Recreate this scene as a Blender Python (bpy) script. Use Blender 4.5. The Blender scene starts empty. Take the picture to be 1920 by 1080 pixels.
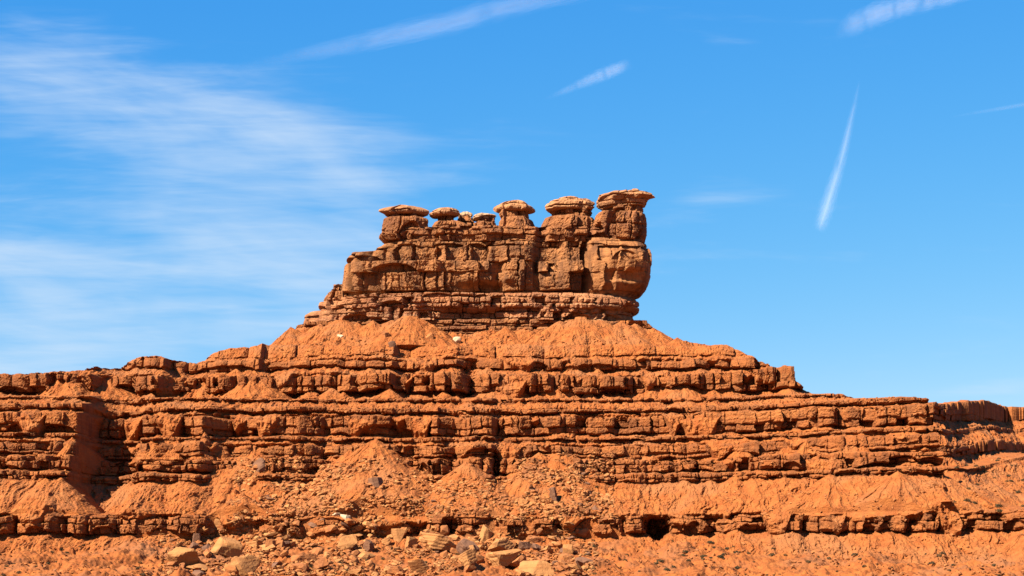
import bpy, math, random
import numpy as np
from mathutils import Vector, Matrix

scene = bpy.context.scene
COL = scene.collection
R = math.radians

# ------------------------------------------------------------------ camera
F = 3840.0          # focal length in photo pixels
ZC = 2.0            # eye height
HOR = 1160.0        # photo row of the eye-level horizon (just below the frame)
cam = bpy.data.cameras.new("camera")
cam_o = bpy.data.objects.new("camera", cam)
COL.objects.link(cam_o)
scene.camera = cam_o
cam_o.location = (0, 0, ZC)
cam_o.rotation_euler = (R(90), 0, 0)
cam.sensor_width = 36.0
cam.lens = 36.0 * F / 1920.0
cam.shift_y = (HOR - 540.0) / 1920.0
cam.clip_start = 0.5
cam.clip_end = 60000.0

# ------------------------------------------------------------------ light
SUN_EL, SUN_AZ = 42.0, 50.0      # elevation; degrees left of the line behind the camera
s = Vector((-math.sin(R(SUN_AZ)) * math.cos(R(SUN_EL)), -math.cos(R(SUN_AZ)) * math.cos(R(SUN_EL)), math.sin(R(SUN_EL))))
sl = bpy.data.lights.new("sun", 'SUN')
sl.energy = 5.0
sl.angle = R(0.5)
sl.color = (1.0, 0.95, 0.87)
so = bpy.data.objects.new("sun", sl)
so.rotation_euler = s.to_track_quat('Z', 'Y').to_euler()
so.location = (-200, -100, 300)
COL.objects.link(so)
scene.view_settings.view_transform = 'Standard'
scene.view_settings.look = 'None'
scene.view_settings.exposure = 1.9
scene.view_settings.gamma = 1.0
scene.view_settings.use_curve_mapping = False
scene.cycles.transparent_max_bounces = 48
scene.cycles.max_bounces = 6
scene.cycles.diffuse_bounces = 4


class N:
    """small node-building helper"""
    def __init__(self, nt):
        self.nt = nt
    def new(self, t, **kw):
        n = self.nt.nodes.new(t)
        for k, v in kw.items():
            setattr(n, k, v)
        return n
    def put(self, sock, v):
        if isinstance(v, (int, float)):
            sock.default_value = v
        elif isinstance(v, (tuple, list)):
            sock.default_value = tuple(v) if len(v) == len(sock.default_value) else tuple(v) + (1.0,)
        else:
            self.nt.links.new(v, sock)
    def m(self, op, a, b=None, c=None, clamp=False):
        n = self.new('ShaderNodeMath', operation=op, use_clamp=clamp)
        self.put(n.inputs[0], a)
        if b is not None: self.put(n.inputs[1], b)
        if c is not None: self.put(n.inputs[2], c)
        return n.outputs[0]
    def xyz(self, x, y, z):
        n = self.new('ShaderNodeCombineXYZ')
        for i, v in enumerate((x, y, z)): self.put(n.inputs[i], v)
        return n.outputs[0]
    def noise(self, vec, scale, detail=4.0, rough=0.55, dist=0.0):
        n = self.new('ShaderNodeTexNoise')
        self.put(n.inputs['Vector'], vec)
        n.inputs['Scale'].default_value = scale
        n.inputs['Detail'].default_value = detail
        n.inputs['Roughness'].default_value = rough
        n.inputs['Distortion'].default_value = dist
        return n.outputs['Fac']
    def step(self, v, a, b, lo=0.0, hi=1.0):
        n = self.new('ShaderNodeMapRange', interpolation_type='SMOOTHSTEP')
        self.put(n.inputs[0], v)
        for i, q in enumerate((a, b, lo, hi)): self.put(n.inputs[i + 1], q)
        return n.outputs[0]
    def mix(self, f, a, b):
        n = self.new('ShaderNodeMix', data_type='RGBA')
        self.put(n.inputs[0], f)
        self.put(n.inputs[6], a)
        self.put(n.inputs[7], b)
        return n.outputs[2]
    def ramp(self, f, stops):
        n = self.new('ShaderNodeValToRGB')
        self.put(n.inputs[0], f)
        e = n.color_ramp.elements
        while len(e) < len(stops): e.new(0.5)
        for el, (p, c) in zip(e, stops):
            el.position = p
            el.color = tuple(c) + (1.0,)
        return n.outputs[0]


# ------------------------------------------------------------------ sky
world = bpy.data.worlds.new("World")
scene.world = world
world.use_nodes = True
n = N(world.node_tree)
bg = world.node_tree.nodes['Background']
sky = n.new('ShaderNodeTexSky', sky_type='NISHITA', sun_disc=False)
sky.sun_elevation = R(SUN_EL)
sky.sun_rotation = R(180 + SUN_AZ)
sky.air_density, sky.dust_density, sky.ozone_density, sky.altitude = 1.0, 0.0, 6.0, 1500.0
sep = n.new('ShaderNodeSeparateColor')
n.put(sep.inputs[0], sky.outputs[0])
chan = []
for i, (k, g) in enumerate(((4.5, 1.95), (1.30, 0.86), (1.10, 0.30))):   # deeper, more saturated desert blue
    v = n.m('MULTIPLY', sep.outputs[i], 0.1)
    v = n.m('MULTIPLY', n.m('POWER', v, g), k)
    chan.append(n.m('MULTIPLY', n.m('MINIMUM', v, (0.5, 0.85, 1.0)[i]), 5.4))
comb = n.new('ShaderNodeCombineColor')
for i in range(3): n.put(comb.inputs[i], chan[i])
# high cirrus, laid out by compass direction and height in the northern sky
tc = n.new('ShaderNodeTexCoord')
sp = n.new('ShaderNodeSeparateXYZ')
n.put(sp.inputs[0], tc.outputs['Generated'])
yy = n.m('MAXIMUM', sp.outputs[1], 0.05)
U = n.m('DIVIDE', sp.outputs[0], yy)
V = n.m('DIVIDE', sp.outputs[2], yy)
# streaky fibre noise
def fibre(ang, sx, sy, scale, detail, dist=0.6, off=0.0):
    ca, sa = math.cos(R(ang)), math.sin(R(ang))
    a = n.m('ADD', n.m('MULTIPLY', U, ca * sx), n.m('MULTIPLY', V, sa * sx))
    b = n.m('ADD', n.m('MULTIPLY', U, -sa * sy), n.m('MULTIPLY', V, ca * sy))
    return n.noise(n.xyz(a, b, off), scale, detail, 0.6, dist)
f1 = fibre(-5, 1.0, 3.6, 6.0, 5.0, 0.8, 1.3)
f2 = fibre(2, 1.0, 11.0, 7.0, 4.0, 0.5, 5.1)
f3 = fibre(-30, 1.0, 1.2, 7.0, 3.0, 0.8, 9.7)
f4 = fibre(-2, 1.0, 9.0, 18.0, 4.0, 0.4, 2.2)
fib = n.m('ADD', n.m('ADD', n.m('MULTIPLY', f1, 0.36), n.m('MULTIPLY', f2, 0.28)), n.m('ADD', n.m('MULTIPLY', f3, 0.20), n.m('MULTIPLY', f4, 0.16)))
def pxu(px): return (px - 960.0) / F
def pxv(py): return (HOR - py) / F
def blob(px, py, rx, ry, ang, amp):
    ca, sa = math.cos(R(ang)), math.sin(R(ang))
    du = n.m('SUBTRACT', U, pxu(px)); dv = n.m('SUBTRACT', V, pxv(py))
    a = n.m('ADD', n.m('MULTIPLY', du, ca * F / rx), n.m('MULTIPLY', dv, sa * F / rx))
    b = n.m('ADD', n.m('MULTIPLY', du, -sa * F / ry), n.m('MULTIPLY', dv, ca * F / ry))
    r2 = n.m('ADD', n.m('MULTIPLY', a, a), n.m('MULTIPLY', b, b))
    return n.m('MULTIPLY', n.m('EXPONENT', n.m('MULTIPLY', r2, -1.0)), amp)
blobs = [(330, 215, 330, 110, -8, .95), (460, 330, 300, 115, -12, .9), (110, 90, 200, 100, 0, .55), (90, 165, 200, 50, -14, .5),
         (40, 490, 300, 60, -14, .95), (350, 540, 380, 55, -4, .9), (480, 430, 330, 70, -4, .8), (560, 480, 240, 60, 0, .4),
         (150, 630, 400, 60, -4, 1.05), (60, 690, 340, 36, 0, .9), (420, 600, 240, 40, -4, .7), (20, 240, 160, 60, 0, .35), (60, 380, 260, 36, -6, .4),
         (900, 250, 460, 40, -4, .34), (820, 360, 360, 60, -6, .34), (1330, 375, 150, 45, 8, .75), (1280, 480, 260, 70, 3, .30),
         (1880, 725, 200, 24, 6, .85), (1780, 655, 280, 24, 4, .5), (1560, 700, 260, 30, 0, .3),
         (850, 560, 340, 90, 0, .35), (640, 20, 300, 60, 8, .2)]
tot = None
for b in blobs:
    v = blob(*b)
    tot = v if tot is None else n.m('ADD', tot, v)
tot = n.m('MINIMUM', tot, 1.1)
dens = n.m('SUBTRACT', n.m('MULTIPLY', tot, 1.0), n.m('MULTIPLY', n.m('SUBTRACT', 0.585, fib), 4.2))
cl = n.m('MULTIPLY', n.step(dens, -0.1, 1.6), 0.72)
cl = n.m('MULTIPLY', cl, n.step(sp.outputs[1], 0.1, 0.4))
skycol = n.mix(cl, comb.outputs[0], (3.8, 4.5, 5.3))
n.put(bg.inputs[0], skycol)
bg.inputs[1].default_value = 0.05

# ------------------------------------------------------------------ numpy noise
_rs = np.random.RandomState(7)
_ga = _rs.rand(65536) * 2 * np.pi
_GX = np.cos(_ga).astype(np.float32) * 1.45; _GY = np.sin(_ga).astype(np.float32) * 1.45
def pn(x, y, seed=0):
    x, y = np.broadcast_arrays(np.asarray(x, float), np.asarray(y, float))
    x = x + (seed * 37.618) % 211; y = y + (seed * 91.337) % 197
    ix = np.floor(x); iy = np.floor(y)
    fx = (x - ix).astype(np.float32); fy = (y - iy).astype(np.float32)
    ix = ix.astype(np.int32) & 255; iy = (iy.astype(np.int32) & 255) << 8
    ix1 = (ix + 1) & 255; iy1 = (iy + 256) & 65535
    ux = fx * fx * fx * (fx * (fx * 6 - 15) + 10); uy = fy * fy * fy * (fy * (fy * 6 - 15) + 10)
    k = iy | ix; n00 = _GX[k] * fx + _GY[k] * fy
    k = iy | ix1; n10 = _GX[k] * (fx - 1) + _GY[k] * fy
    k = iy1 | ix; n01 = _GX[k] * fx + _GY[k] * (fy - 1)
    k = iy1 | ix1; n11 = _GX[k] * (fx - 1) + _GY[k] * (fy - 1)
    a = n00 + ux * (n10 - n00); b = n01 + ux * (n11 - n01)
    return a + uy * (b - a)
def fbm(x, y, o=4, seed=0, gain=0.5):
    t = 0.0; a = 1.0; f = 1.0
    for i in range(o):
        t = t + a * pn(x * f + 17.3 * i, y * f - 9.1 * i, seed + i)
        a *= gain; f *= 2.03
    return t
def ridged(x, y, o=3, seed=0):
    t = 0.0; a = 1.0; f = 1.0
    for i in range(o):
        t = t + a * (1 - 2 * np.abs(pn(x * f, y * f, seed + i)))
        a *= 0.5; f *= 2.1
    return t
def sstep(v, a, b):
    t = np.clip((v - a) / (b - a), 0, 1)
    return t * t * (3 - 2 * t)

class Joints:
    """a row of blocks of random width along x"""
    def __init__(self, rng, x0, x1, wmin, wmax):
        b = [x0]
        while b[-1] < x1:
            b.append(b[-1] + wmin * (wmax / wmin) ** rng.random())
        self.b = np.array(b)
        self.rng = rng
        self.v = np.array([[rng.random() for _ in range(4)] for _ in range(len(b) + 1)])
    def __call__(self, x):
        i = np.clip(np.searchsorted(self.b, x) - 1, 0, len(self.b) - 2)
        w = self.b[i + 1] - self.b[i]
        t = np.clip((x - self.b[i]) / w, 0, 1)
        return i, t, w

def scallops(x, seed, wmin, wmax, x0=-260, x1=260):
    """rounded promontories meeting in sharp gullies; 0 at the nose, 1 in the gully"""
    J = Joints(random.Random(seed), x0, x1, wmin, wmax)
    i, t, w = J(x)
    d = np.abs(2 * t - 1)
    return (1 - np.sqrt(np.clip(1 - d ** 2.4, 0, 1))) * (0.45 + 0.9 * J.v[i, 0]) + 0.7 * (J.v[i, 1] - 0.5)

def bed_face(X, Z, zb, zt, seed, w=(1.2, 4.0), amp=0.45, sub=2, groove=0.4, miss=0.12, vert=0.3, x0=-260, x1=260, rough=0.12):
    """how far each point of a bed's face lies back (+) from its nominal plane: joints, partings, lost blocks"""
    rng = random.Random(seed)
    out = np.zeros(np.broadcast(X, Z).shape)
    Xw = X + 0.35 * pn(X * 0.5, Z * 0.7, seed) + 0.12 * pn(X * 2.1, Z * 2.3, seed + 5)
    Zw = Z + 0.16 * pn(X * 0.22, Z * 0 + 3.3, seed + 1) + 0.05 * pn(X * 1.3, Z * 0.5, seed + 2)
    fr = [0.0]
    for k in range(sub): fr.append(fr[-1] + 0.4 + rng.random())
    fr = np.array(fr) / fr[-1]
    # full-height joints shared by the whole bed: some open cracks, most just steps
    J0 = Joints(rng, x0, x1, w[0] * 2.4, w[1] * 2.6)
    i0, t0, w0 = J0(Xw)
    e0 = np.minimum(t0, 1 - t0) * w0
    gs = np.where(t0 < .5, J0.v[i0, 2], J0.v[np.minimum(i0 + 1, len(J0.b) - 1), 2]) ** 2.5
    out = out + (J0.v[i0, 0] - 0.5) * amp * 2.6 + groove * 2.2 * gs * np.exp(-(e0 / 0.18) ** 2)
    out = out + (J0.v[i0, 3] - 0.5) * (t0 - 0.5) * amp * 2.4
    H = zt - zb
    # arched hollows where the lower part of a block has dropped out
    arch = np.where(J0.v[i0, 1] < 1.6 * miss, 1.0, 0.0)
    ah = (0.25 + 0.55 * J0.v[i0, 2]) * np.sqrt(np.clip(1 - (2 * t0 - 1) ** 2, 0, 1))
    out = out + arch * amp * 2.6 * sstep(ah - (Zw - zb) / H, 0, 0.06)
    part = np.clip(0.5 + 1.1 * pn(X * 0.16, X * 0 + 1.7, seed + 3), 0, 1)
    for k in range(sub):
        a = zb + H * fr[k]; b = zb + H * fr[k + 1]
        J = Joints(rng, x0, x1, w[0], w[1])
        i, t, ww = J(Xw)
        e = np.minimum(t, 1 - t) * ww
        g1 = np.where(t < .5, J.v[i, 2], J.v[np.minimum(i + 1, len(J.b) - 1), 2]) ** 3
        lay = (rng.random() - 0.5) * amp * 1.2
        d = lay + (J.v[i, 0] - 0.5) * amp * 1.5 + groove * 1.5 * g1 * np.exp(-(e / 0.12) ** 2)
        d = d + (J.v[i, 1] < miss) * amp * (0.9 + 2.4 * J.v[i, 2]) * sstep(e, 0.0, 0.12)
        d = d + (J.v[i, 3] - 0.5) * (t - 0.5) * amp * 2.0      # faces turned a little
        dz = np.minimum(Zw - a, b - Zw)
        d = d + vert * 1.3 * part * np.exp(-(np.maximum(dz, 0) / 0.13) ** 2)
        # soft seams undercut the foot of many blocks
        d = d + np.where(J.v[i, 2] > 0.45, 1, 0) * vert * 2.0 * sstep(0.10 + 0.22 * J.v[i, 0] - (Zw - a) / (b - a), -0.02, 0.05)
        m = (Zw >= a) & (Zw < b) if 0 < k < sub - 1 else ((Zw < b) if k == 0 and sub > 1 else ((Zw >= a) if sub > 1 else np.ones_like(out, bool)))
        out = out + np.where(m, d, 0)
    out = out + rough * fbm(X * 1.1, Z * 1.4, 4, seed + 9) + rough * 0.8 * ridged(X * 1.7, Z * 1.2, 3, seed + 19) + rough * 1.3 * pn(X * 0.45, Z * 0.5, seed + 29)
    return out

# ------------------------------------------------------------------ mesh helpers
def mesh_obj(name, verts, faces, mat, parent=None, soil=None, smooth=True):
    verts = np.asarray(verts, np.float32)
    faces = np.asarray(faces, np.int32)
    me = bpy.data.meshes.new(name)
    me.vertices.add(len(verts))
    me.vertices.foreach_set("co", verts.ravel())
    k = faces.shape[1]
    me.loops.add(faces.size)
    me.loops.foreach_set("vertex_index", faces.ravel())
    me.polygons.add(len(faces))
    me.polygons.foreach_set("loop_start", np.arange(0, faces.size, k, dtype=np.int32))
    me.polygons.foreach_set("use_smooth", np.full(len(faces), smooth))
    if soil is not None:
        at = me.attributes.new("soil", 'FLOAT', 'POINT')
        at.data.foreach_set("value", np.asarray(soil, np.float32).ravel())
    me.update(calc_edges=True)
    me.materials.append(mat)
    o = bpy.data.objects.new(name, me)
    COL.objects.link(o)
    if parent is not None: o.parent = parent
    return o
def grid_faces(nr, nc, wrap=False):
    i = np.arange(nr - 1)[:, None] * nc
    if wrap:
        j = np.arange(nc)[None, :]; j2 = (j + 1) % nc
    else:
        j = np.arange(nc - 1)[None, :]; j2 = j + 1
    return np.stack([i + j, i + j2, i + nc + j2, i + nc + j], -1).reshape(-1, 4)
def tag(o, label=None, cat=None, group=None, kind=None):
    if label: o['label'] = label
    if cat: o['category'] = cat
    if group: o['group'] = group
    if kind: o['kind'] = kind
    return o
def empty(name, loc):
    o = bpy.data.objects.new(name, None)
    o.location = loc
    o.empty_display_size = 1.0
    COL.objects.link(o)
    return o
def X_at(px, Y): return (np.asarray(px, float) - 960.0) * Y / F
def Z_at(py, Y): return ZC + (HOR - np.asarray(py, float)) * Y / F

# ------------------------------------------------------------------ materials
ALB = 0.56      # real sandstone is darker than it looks in the sun
def rock_material(name, strata, dust, varnish_col, varnish=0.0, soil_mix=True, bump=0.25, mottle=0.5, zfreq=0.9):
    sc_ = lambda c: tuple(v * ALB for v in c)
    strata = [(p, sc_(c)) for p, c in strata]; dust = [sc_(c) for c in dust]; varnish_col = sc_(varnish_col)
    mat = bpy.data.materials.new(name)
    mat.use_nodes = True
    q = N(mat.node_tree)
    bs = mat.node_tree.nodes['Principled BSDF']
    geo = q.new('ShaderNodeNewGeometry')
    P = geo.outputs['Position']
    s3 = q.new('ShaderNodeSeparateXYZ'); q.put(s3.inputs[0], P)
    x, y, z = s3.outputs
    warp = q.noise(P, 0.12, 3.0)
    zz = q.m('ADD', z, q.m('MULTIPLY', warp, 1.2))
    band = q.noise(q.xyz(q.m('MULTIPLY', x, 0.015), q.m('MULTIPLY', y, 0.015), zz), zfreq, 5.0, 0.65)
    rock = q.ramp(band, strata)
    big = q.noise(P, 0.35, 5.0, 0.6)
    rock = q.mix(q.step(big, 0.35, 0.75, 0.0, mottle), rock, tuple(0.62 * c for c in strata[len(strata) // 2][1]))
    # iron and manganese stain in hanging streaks
    if varnish > 0:
        st = q.noise(q.xyz(q.m('MULTIPLY', x, 0.9), q.m('MULTIPLY', y, 0.9), q.m('MULTIPLY', z, 0.16)), 0.8, 6.0, 0.6, 0.4)
        st2 = q.noise(P, 0.16, 4.0, 0.6)
        vf = q.step(q.m('ADD', q.m('MULTIPLY', st, 0.6), q.m('MULTIPLY', st2, 0.55)), 0.50, 0.68, 0.0, varnish)
        rock = q.mix(vf, rock, varnish_col)
    col = rock
    fine = q.noise(P, 2.6, 6.0, 0.65)
    if soil_mix:
        at = q.new('ShaderNodeAttribute', attribute_name='soil')
        dn = q.noise(P, 0.5, 6.0, 0.65)
        dcol = q.mix(q.step(dn, 0.3, 0.72), dust[0], dust[1])
        dcol = q.mix(q.step(q.noise(P, 0.09, 3.0), 0.45, 0.7, 0.0, 0.7), dcol, dust[2])
        sf = q.step(q.m('ADD', at.outputs['Fac'], q.m('MULTIPLY', q.m('SUBTRACT', fine, 0.5), 0.9)), 0.3, 0.7)
        col = q.mix(sf, rock, dcol)
    col = q.mix(q.step(fine, 0.52, 0.75, 0.0, 0.35), col, q.mix(0.5, col, (0.045, 0.014, 0.005)))
    q.put(bs.inputs['Base Color'], col)
    bs.inputs['Roughness'].default_value = 0.95
    bs.inputs['Specular IOR Level'].default_value = 0.1
    b = q.new('ShaderNodeBump')
    b.inputs['Strength'].default_value = 1.0
    b.inputs['Distance'].default_value = bump
    h = q.m('ADD', q.noise(P, 1.6, 8.0, 0.7), q.m('MULTIPLY', q.noise(q.xyz(q.m('MULTIPLY', x, 0.3), q.m('MULTIPLY', y, 0.3), z), 3.0, 4.0, 0.6), 0.35))
    q.put(b.inputs['Height'], h)
    q.put(bs.inputs['Normal'], b.outputs[0])
    return mat

A = 1.0
DUST = [(0.46, 0.145, 0.034), (0.33, 0.083, 0.018), (0.38, 0.145, 0.050)]
M_HILL = rock_material("red_sandstone_and_talus",
    [(0.25, (0.30, 0.080, 0.022)), (0.42, (0.45, 0.145, 0.038)), (0.52, (0.36, 0.104, 0.026)), (0.62, (0.49, 0.168, 0.045)), (0.8, (0.30, 0.080, 0.024))],
    DUST, (0.12, 0.045, 0.02), 0.5, True, 0.38)
M_GROUND = rock_material("red_desert_soil",
    [(0.3, (0.42, 0.125, 0.03)), (0.7, (0.5, 0.16, 0.04))],
    [(0.42, 0.128, 0.029), (0.28, 0.072, 0.017), (0.29, 0.115, 0.046)], (0.12, 0.045, 0.02), 0.0, True, 0.2)
M_CLIFF = rock_material("varnished_sandstone_cliff",
    [(0.25, (0.32, 0.120, 0.040)), (0.42, (0.48, 0.195, 0.064)), (0.55, (0.38, 0.145, 0.048)), (0.7, (0.54, 0.230, 0.080))],
    DUST, (0.085, 0.036, 0.020), 0.66, False, 0.22)
M_PALE = rock_material("pale_ledge_sandstone",
    [(0.30, (0.28, 0.085, 0.030)), (0.42, (0.52, 0.23, 0.092)), (0.54, (0.40, 0.135, 0.048)), (0.62, (0.58, 0.29, 0.13))],
    DUST, (0.13, 0.05, 0.03), 0.4, False, 0.2, zfreq=1.1)
M_TIER = rock_material("rough_red_brown_sandstone",
    [(0.25, (0.26, 0.088, 0.031)), (0.45, (0.42, 0.160, 0.052)), (0.6, (0.31, 0.112, 0.038)), (0.75, (0.46, 0.190, 0.070))],
    DUST, (0.11, 0.04, 0.024), 0.5, False, 0.2)
M_CAP = rock_material("tan_capstone",
    [(0.3, (0.42, 0.165, 0.06)), (0.5, (0.54, 0.245, 0.098)), (0.7, (0.46, 0.19, 0.072))],
    DUST, (0.12, 0.05, 0.03), 0.35, False, 0.12)
M_CAP2 = rock_material("bleached_capstone",
    [(0.3, (0.50, 0.27, 0.13)), (0.5, (0.60, 0.36, 0.19)), (0.7, (0.55, 0.30, 0.15))],
    DUST, (0.14, 0.06, 0.04), 0.3, False, 0.12)
M_BOULDER = rock_material("fallen_sandstone",
    [(0.3, (0.42, 0.155, 0.044)), (0.5, (0.54, 0.230, 0.074)), (0.7, (0.47, 0.180, 0.054))],
    DUST, (0.16, 0.07, 0.03), 0.3, False, 0.12, mottle=0.3)
M_REDROCK = rock_material("fallen_red_rock",
    [(0.3, (0.38, 0.12, 0.032)), (0.5, (0.48, 0.17, 0.05)), (0.7, (0.40, 0.125, 0.035))],
    DUST, (0.13, 0.05, 0.03), 0.4, False, 0.12, mottle=0.3)
M_GREYROCK = rock_material("grey_varnished_rock",
    [(0.3, (0.17, 0.078, 0.042)), (0.5, (0.25, 0.112, 0.056)), (0.7, (0.20, 0.088, 0.046))],
    DUST, (0.10, 0.05, 0.035), 0.3, False, 0.12, mottle=0.3)
M_WHITEROCK = rock_material("pale_cream_rock",
    [(0.3, (0.58, 0.36, 0.18)), (0.5, (0.68, 0.47, 0.28)), (0.7, (0.62, 0.40, 0.22))],
    DUST, (0.2, 0.1, 0.05), 0.2, False, 0.1, mottle=0.2)

# ------------------------------------------------------------------ hill generator
def cone_y(X, Z, xa, ya, za, cot, seed):
    r = np.maximum((za - Z) * cot, 0)
    dx = X - xa
    ang = dx / np.maximum(r, 0.3)
    r = r * (1 + 0.13 * pn(ang * 2.2 + seed, Z * 0.15, seed) + 0.05 * ridged(ang * 4.0 + 0.3 * pn(ang * 3, Z * .5, seed), Z * 0.12 + seed, 3, seed + 3)) + 0.25 * pn(X * 0.5, Z * 0.6, seed + 5)
    ok = np.abs(dx) < r
    y = ya - np.sqrt(np.maximum(r * r - dx * dx, 0))
    return np.where(ok, y, 1e6)

def pts(lst, Y):
    a = np.array(lst, float)
    return X_at(a[:, 0], Y), a[:, 1]

def make_hill(name, beds, gully, ztop, x, zl, cones, mat, back, seed, alcoves=(), rills=1.0, dip=None):
    X = x[None, :]; Z = zl[:, None]
    zt_x = np.interp(x, *ztop)
    zt_x = zt_x + 0.22 * fbm(x * 0.6, x * 0 + seed, 4, seed) + 0.10 * np.sign(pn(x * 1.1, x * 0, seed + 4)) * (np.abs(pn(x * 0.5, x * 0 + 2, seed + 6)))
    Zc = np.minimum(Z, zt_x[None, :])
    exc = Z - Zc
    y = np.full((len(zl), len(x)), 1e6)
    soil = np.zeros_like(y)
    base = np.interp(x, *gully)
    und = 0.55 * fbm(x * 0.05, x * 0 + 7.7, 3, seed + 2)
    prevE = None
    Es = []
    for k, bd in enumerate(beds):
        E = bd['Y'] + base * bd.get('g', 1.0) + und * bd.get('u', 1.6)
        E = E + bd.get('sc', 1.5) * scallops(x, seed * 13 + bd.get('ss', k), *bd.get('sw', (4, 10)))
        E = E + bd.get('wander', 0.7) * fbm(x * 0.13, x * 0 + k * 5.1, 3, seed + 30 + k)
        if 'plan' in bd: E = E + np.interp(x, *bd['plan'])
        Es.append(E)
    xs_ = np.linspace(x[0], x[-1], 1600)
    def smooth(v, m):
        return np.interp(x, xs_, np.convolve(np.pad(np.interp(xs_, x, v), m // 2, mode='edge'), np.hanning(m + 2)[1:-1] / np.hanning(m + 2).sum(), 'valid'))
    Em = [smooth(e, 15) for e in Es]
    for k, bd in enumerate(beds):
        E = Es[k][None, :]
        zb, zt = bd['zb'], bd['zt']
        lo = beds[k - 1]['zb'] - 1.5 if k else zl[0] - 1
        hi = beds[k + 1]['zt'] + 1.5 if k + 1 < len(beds) else 1e9
        r = slice(np.searchsorted(zl, lo), np.searchsorted(zl, hi))
        Zr = np.broadcast_to(Z[r], (len(zl[r]), len(x)))
        # beds thicken and pinch a little along their length
        dp = np.interp(x, *dip)[None, :] if dip is not None else 0.0
        H = zt - zb; wa = bd.get('wob', min(0.6, 0.28 * H + 0.12))
        wb = wa * (fbm(x * 0.06, x * 0 + k * 3.7, 2, seed + 60 + k) + 0.5 * fbm(x * 0.35, x * 0 + k, 3, seed + 62 + k))[None, :] + dp
        wt = wa * (fbm(x * 0.05, x * 0 + k * 5.3, 2, seed + 64 + k) + 0.5 * fbm(x * 0.4, x * 0 + k, 3, seed + 66 + k))[None, :] + dp
        if 'rise' in bd:
            up_ = np.interp(x, *bd['rise'])[None, :]; wt = wt + up_; wb = wb + 0.4 * up_
        th_ = np.maximum(H + wt - wb, 0.15)
        Zq = np.where(Zr < zb + wb, Zr - wb, np.where(Zr > zb + wb + th_, zt + (Zr - zb - wb - th_), zb + (Zr - zb - wb) / th_ * H))
        zr = zl[r]
        f0, f1 = np.searchsorted(zr, [zb - 0.9, zt + 0.9])
        face = np.zeros(Zr.shape)
        ff = bed_face(np.broadcast_to(X, Zq[f0:f1].shape), np.clip(Zq[f0:f1], zb, zt), zb, zt, seed * 100 + k, **bd.get('f', {}))
        face[f0:f1] = ff; face[:f0] = ff[0]; face[f1:] = ff[-1]
        lean = (Zq - zb) * bd.get('lean', 0.06)
        rd = bd.get('round', 0.5)
        edge = rd * np.exp(-np.maximum(zt - Zq, 0) / (0.45 * rd + 0.05))
        yc = E + face + lean + edge
        topn = 0.25 * fbm(X * 0.8, Zr * 0.8, 3, seed + 105 + k)
        up = E + face * 0.6 + (zt - zb) * bd.get('lean', 0.06) + rd + np.maximum(Zq - zt, 0) * bd.get('cotup', 9.0) + topn
        body = np.where(Zq > zt, up, yc)
        uc = bd.get('uc', 0.9)
        ucn = uc * (0.6 + 0.9 * np.clip(0.5 + pn(x * 0.23, x * 0 + k, seed + 80 + k), 0, 1))[None, :]
        dropz = np.maximum(zb - Zq, 0)
        pen = 0.0
        if 'cotlow' in bd: cot = bd['cotlow']
        else:
            pb = beds[k - 1]
            dE = Es[k] - Es[k - 1]
            dE = smooth(dE, 41)
            cot = np.clip((dE - 0.9 + uc * 0.5) / (zb - pb['zt']), bd.get('cmin', 0.55), 2.1)[None, :]
            # the apron stops on the ledge below, spilling over it only in chutes
            cover = (pb['zt'] - pb['zb']) * np.clip(2.0 * fbm(x * 0.10, x * 0 + k * 2.3, 3, seed + 70 + k) - 0.55, -0.1, 1.1)
            pen = np.maximum(pb['zt'] - cover[None, :] - Zq, 0) * 4.0
        wx_ = X + 2.2 * pn(X * 0.09, Zr * 0.16, seed + 171 + k) + 0.9 * pn(X * 0.3, Zr * 0.45, seed + 172 + k)
        # talus apron with rills and lobes, steeper just under the ledge
        rill = 0.40 * rills * ridged(wx_ * 0.42, Zr * 0.16 + k * 9, 3, seed + 90 + k) * np.minimum(dropz / 1.2, 1)
        rill = rill + 0.20 * fbm(X * 0.9, Zr * 0.7, 4, seed + 110 + k) + 0.08 * pn(X * 3.1, Zr * 3.3, seed + 120 + k)
        lob = bd.get('lob', 1.0) * (0.7 - 0.55 * ridged(wx_ * 0.13, Zr * 0.09 + k * 4.4, 3, seed + 174 + k))
        rill = rill + 0.30 * fbm(X * 0.33, Zr * 0.4, 3, seed + 115 + k) + 0.10 * ridged(X * 1.4, Zr * 1.6, 2, seed + 118 + k)
        slope = Em[k][None, :] + lob + ucn * (1 - 0.55 * np.minimum(dropz / 2.5, 1)) - cot * np.maximum(dropz - 0.25, 0) * (1 + 0.10 * pn(X * 0.12, Zr * 0.15, seed + 130 + k)) - rill * np.clip(cot, 1.0, 2.2) + pen
        if k:
            low = beds[k - 1]
            lim = Em[k - 1][None, :] - 0.25 - 0.35 * np.maximum(low['zt'] - Zr, 0) - 0.55 * fbm(X * 0.5, Zr * 0.6, 4, seed + 195 + k) - 0.25 * ridged(X * 0.9, Zr * 0.3, 2, seed + 197 + k) + low.get('round', .5) * np.clip((Zr - low['zt'] + 1.0), 0, 1)
            slope = np.where(Zr < low['zt'] + 1.5, np.maximum(slope, lim + pen * 0.25), slope)
        neck = E + ucn + 0.3 * face + 0.3 * ridged(X * 0.7, Zr * 0.5, 3, seed + 160 + k)
        yk = np.where(Zq < zb, np.minimum(slope, neck), body)
        sk = np.where((Zq < zb) & (dropz > 0.3) & (slope < neck), 1.0, np.where(Zq > zt, 0.9, bd.get('soil', 0.0)))
        closer = yk < y[r]
        soil[r] = np.where(closer, sk, soil[r])
        y[r] = np.minimum(y[r], yk)
    tops = sorted(b['zt'] for b in beds)
    rc = random.Random(seed * 7)
    cones = list(cones)
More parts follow.
